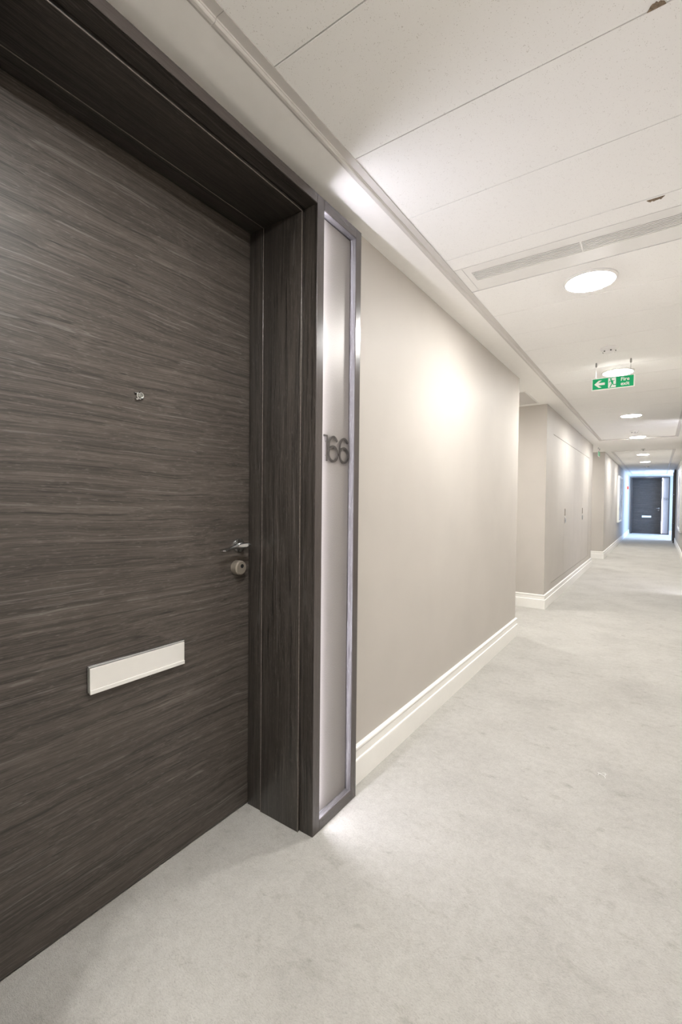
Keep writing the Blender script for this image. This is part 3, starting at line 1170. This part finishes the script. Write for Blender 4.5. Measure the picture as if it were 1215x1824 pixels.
def text_mesh(name, body, size, loc, mat, parent, depth=0.0006, bold=0.0):
    cu = bpy.data.curves.new(name, 'FONT')
    cu.body = body
    cu.size = size
    cu.extrude = depth
    cu.offset = bold
    cu.align_x = 'CENTER'
    tmp = bpy.data.objects.new(name + '_tmp', cu)
    COL.objects.link(tmp)
    dg = bpy.context.evaluated_depsgraph_get()
    me = bpy.data.meshes.new_from_object(tmp.evaluated_get(dg))
    bpy.data.objects.remove(tmp)
    bpy.data.curves.remove(cu)
    me.transform(Matrix.Translation(loc) @ Matrix.Rotation(PI / 2, 4, 'X'))
    me.materials.clear()
    me.materials.append(M[mat])
    o = bpy.data.objects.new(name, me)
    COL.objects.link(o)
    o.parent = parent
    return o


SW, SH = 0.279, 0.092
sg = empty('exit_sign', (-0.298, 3.98, 2.010))
tag(sg, 'green fire exit sign with arrow hanging on two wires from the ceiling', 'exit sign')
bm = bmesh.new()
box(bm, -SW / 2, SW / 2, -0.003, 0.003, 0, SH, 0.001, 1)
obj('sign_panel', bm, 'sign_white', sg)
bm = bmesh.new()
box(bm, -SW / 2 + 0.006, SW / 2 - 0.008, -0.0036, -0.003, 0.007, SH - 0.006)
gf = obj('green_field', bm, 'green', sg)
yf0, yf1 = -0.0044, -0.0036
bm = bmesh.new()
cx_, cz_ = -0.086, 0.046
poly(bm, [(cx_ - 0.036, cz_), (cx_ - 0.006, cz_ + 0.027), (cx_ + 0.013, cz_ + 0.027), (cx_ - 0.0095, cz_ + 0.0085), (cx_ + 0.034, cz_ + 0.0085),
          (cx_ + 0.034, cz_ - 0.0085), (cx_ - 0.0095, cz_ - 0.0085), (cx_ + 0.013, cz_ - 0.027), (cx_ - 0.006, cz_ - 0.027)], yf0, yf1)
obj('arrow', bm, 'sign_white', gf)
bm = bmesh.new()
box(bm, -0.030, 0.020, yf0, yf1, 0.011, 0.082)
obj('doorway_symbol', bm, 'sign_white', gf)
bm = bmesh.new()
y0_, y1_ = -0.0052, -0.0044
lathe(bm, [(0, 0), (0.0058, 0), (0.0058, 0.0008), (0, 0.0008)], 18, 'y', (-0.0125, y1_, 0.0735))
ribbon(bm, [(-0.010, 0.066), (-0.006, 0.055), (-0.001, 0.043)], 0.0125, y0_ - 0.0001, y1_)
ribbon(bm, [(-0.009, 0.063), (-0.018, 0.060), (-0.024, 0.050)], 0.0048, y0_ - 0.0002, y1_)
ribbon(bm, [(-0.007, 0.063), (0.004, 0.058), (0.010, 0.064)], 0.0048, y0_ - 0.0003, y1_)
ribbon(bm, [(-0.003, 0.043), (-0.009, 0.031), (-0.018, 0.014)], 0.0062, y0_ - 0.0004, y1_)
ribbon(bm, [(0.000, 0.043), (0.004, 0.030), (0.020, 0.031)], 0.0062, y0_ - 0.0005, y1_)
obj('running_figure_symbol', bm, 'green', gf)
text_mesh('lettering', 'Fire', 0.036, (0.078, -0.0042, 0.0525), 'sign_white', gf, 0.0005, 0.0007)
text_mesh('lettering', 'exit', 0.036, (0.078, -0.0042, 0.0195), 'sign_white', gf, 0.0005, 0.0007)
for s in (-0.112, 0.112):
    bm = bmesh.new()
    tube(bm, [(s, 0, SH - 0.001), (s, 0, 2.21 - 2.010 - 0.02)], 0.0011, 6)
    w_ = obj('cable', bm, 'steel', sg)
    bm = bmesh.new()
    lathe(bm, [(0, 0), (0.0055, 0), (0.0065, 0.006), (0.0065, 0.024), (0.005, 0.026), (0.005, 0.032), (0, 0.032)], 16, 'z', (s, 0, TZW - 2.010 - 0.0325))
    obj('cable_grip', bm, 'steel', w_, True)
    bm = bmesh.new()
    lathe(bm, [(0, 0), (0.004, 0), (0.004, 0.010), (0, 0.010)], 10, 'z', (s, 0, SH - 0.002))
    obj('clip', bm, 'white', w_)

s2 = empty('exit_sign', (-0.955, 10.02, 2.050), PI / 2)
tag(s2, 'small hanging sign seen edge-on at the mouth of the second side passage', 'exit sign')
bm = bmesh.new()
box(bm, -0.15, 0.15, -0.003, 0.003, 0, 0.10)
obj('sign_panel', bm, 'sign_white', s2)
bm = bmesh.new()
box(bm, -0.144, 0.144, -0.0037, -0.003, 0.006, 0.094)
obj('green_field', bm, 'green', s2)
for s in (-0.11, 0.11):
    bm = bmesh.new()
    tube(bm, [(s, 0, 0.099), (s, 0, 0.14)], 0.0015, 6)
    w_ = obj('cable', bm, 'steel', s2)
    bm = bmesh.new()
    lathe(bm, [(0, 0), (0.008, 0), (0.008, 0.025), (0, 0.025)], 10, 'z', (s, 0, 0.135))
    obj('cable_grip', bm, 'steel', w_)

# ---------------------------------------------------------------- wall pieces


def framed(name, loc, rz, w, h, edge, art, label, border):
    root = empty(name, loc, rz)
    tag(root, label, 'picture')
    t = 0.045
    fw = 0.03
    for (a, b_, c, d) in ((-w / 2, w / 2, 0, fw), (-w / 2, w / 2, h - fw, h), (-w / 2, -w / 2 + fw, fw, h - fw), (w / 2 - fw, w / 2, fw, h - fw)):
        bm = bmesh.new()
        box(bm, a, b_, -t, 0, c, d, 0.002, 1)
        obj('frame_bar', bm, edge, root)
    bm = bmesh.new()
    box(bm, -w / 2 + fw, w / 2 - fw, -t + 0.012, -0.002, fw, h - fw)
    obj('mount', bm, 'sign_white', root)
    bm = bmesh.new()
    box(bm, -w / 2 + fw + border, w / 2 - fw - border, -t + 0.0105, -t + 0.012, fw + border, h - fw - border)
    obj('print', bm, art, root)
    return root


framed('framed_print', (XL2, 15.22, 0.63), PI / 2, 1.40, 1.28, 'sign_white', 'art_a', 'pale framed print on the far left wall near the end door', 0.02)
framed('framed_print', (XR, 12.80, 0.545), -PI / 2, 1.55, 1.42, 'silver', 'art_b', 'silver framed dark print on the far right wall before the portal', 0.06)

cp = empty('fire_call_point', (XL2, 19.1, 1.66), PI / 2)
tag(cp, 'small red fire alarm call point on the left wall beside the end door', 'call point')
bm = bmesh.new()
box(bm, -0.045, 0.045, -0.05, 0, 0, 0.10, 0.004, 2)
obj('housing', bm, 'red', cp)
bm = bmesh.new()
box(bm, -0.026, 0.026, -0.0515, -0.05, 0.024, 0.074)
obj('press_plate', bm, 'sign_white', cp)

# a shred of fluff on the carpet
bm = bmesh.new()
for k in range(5):
    p0 = Vector((random.uniform(-0.008, 0.008), random.uniform(-0.012, 0.012), 0.001))
    pts = [p0 + Vector((0.004 * i * math.cos(k * 1.3) + 0.003 * math.sin(i + k), 0.004 * i * math.sin(k * 1.3), 0.001 + 0.0022 * math.sin(i * 0.8))) for i in range(6)]
    tube(bm, pts, 0.0011, 5)
fl = obj('carpet_fluff', bm, 'fluff')
fl.location = (-0.168, 2.20, 0.0)
tag(fl, 'tiny white shred of fluff lying on the carpet', 'fluff')
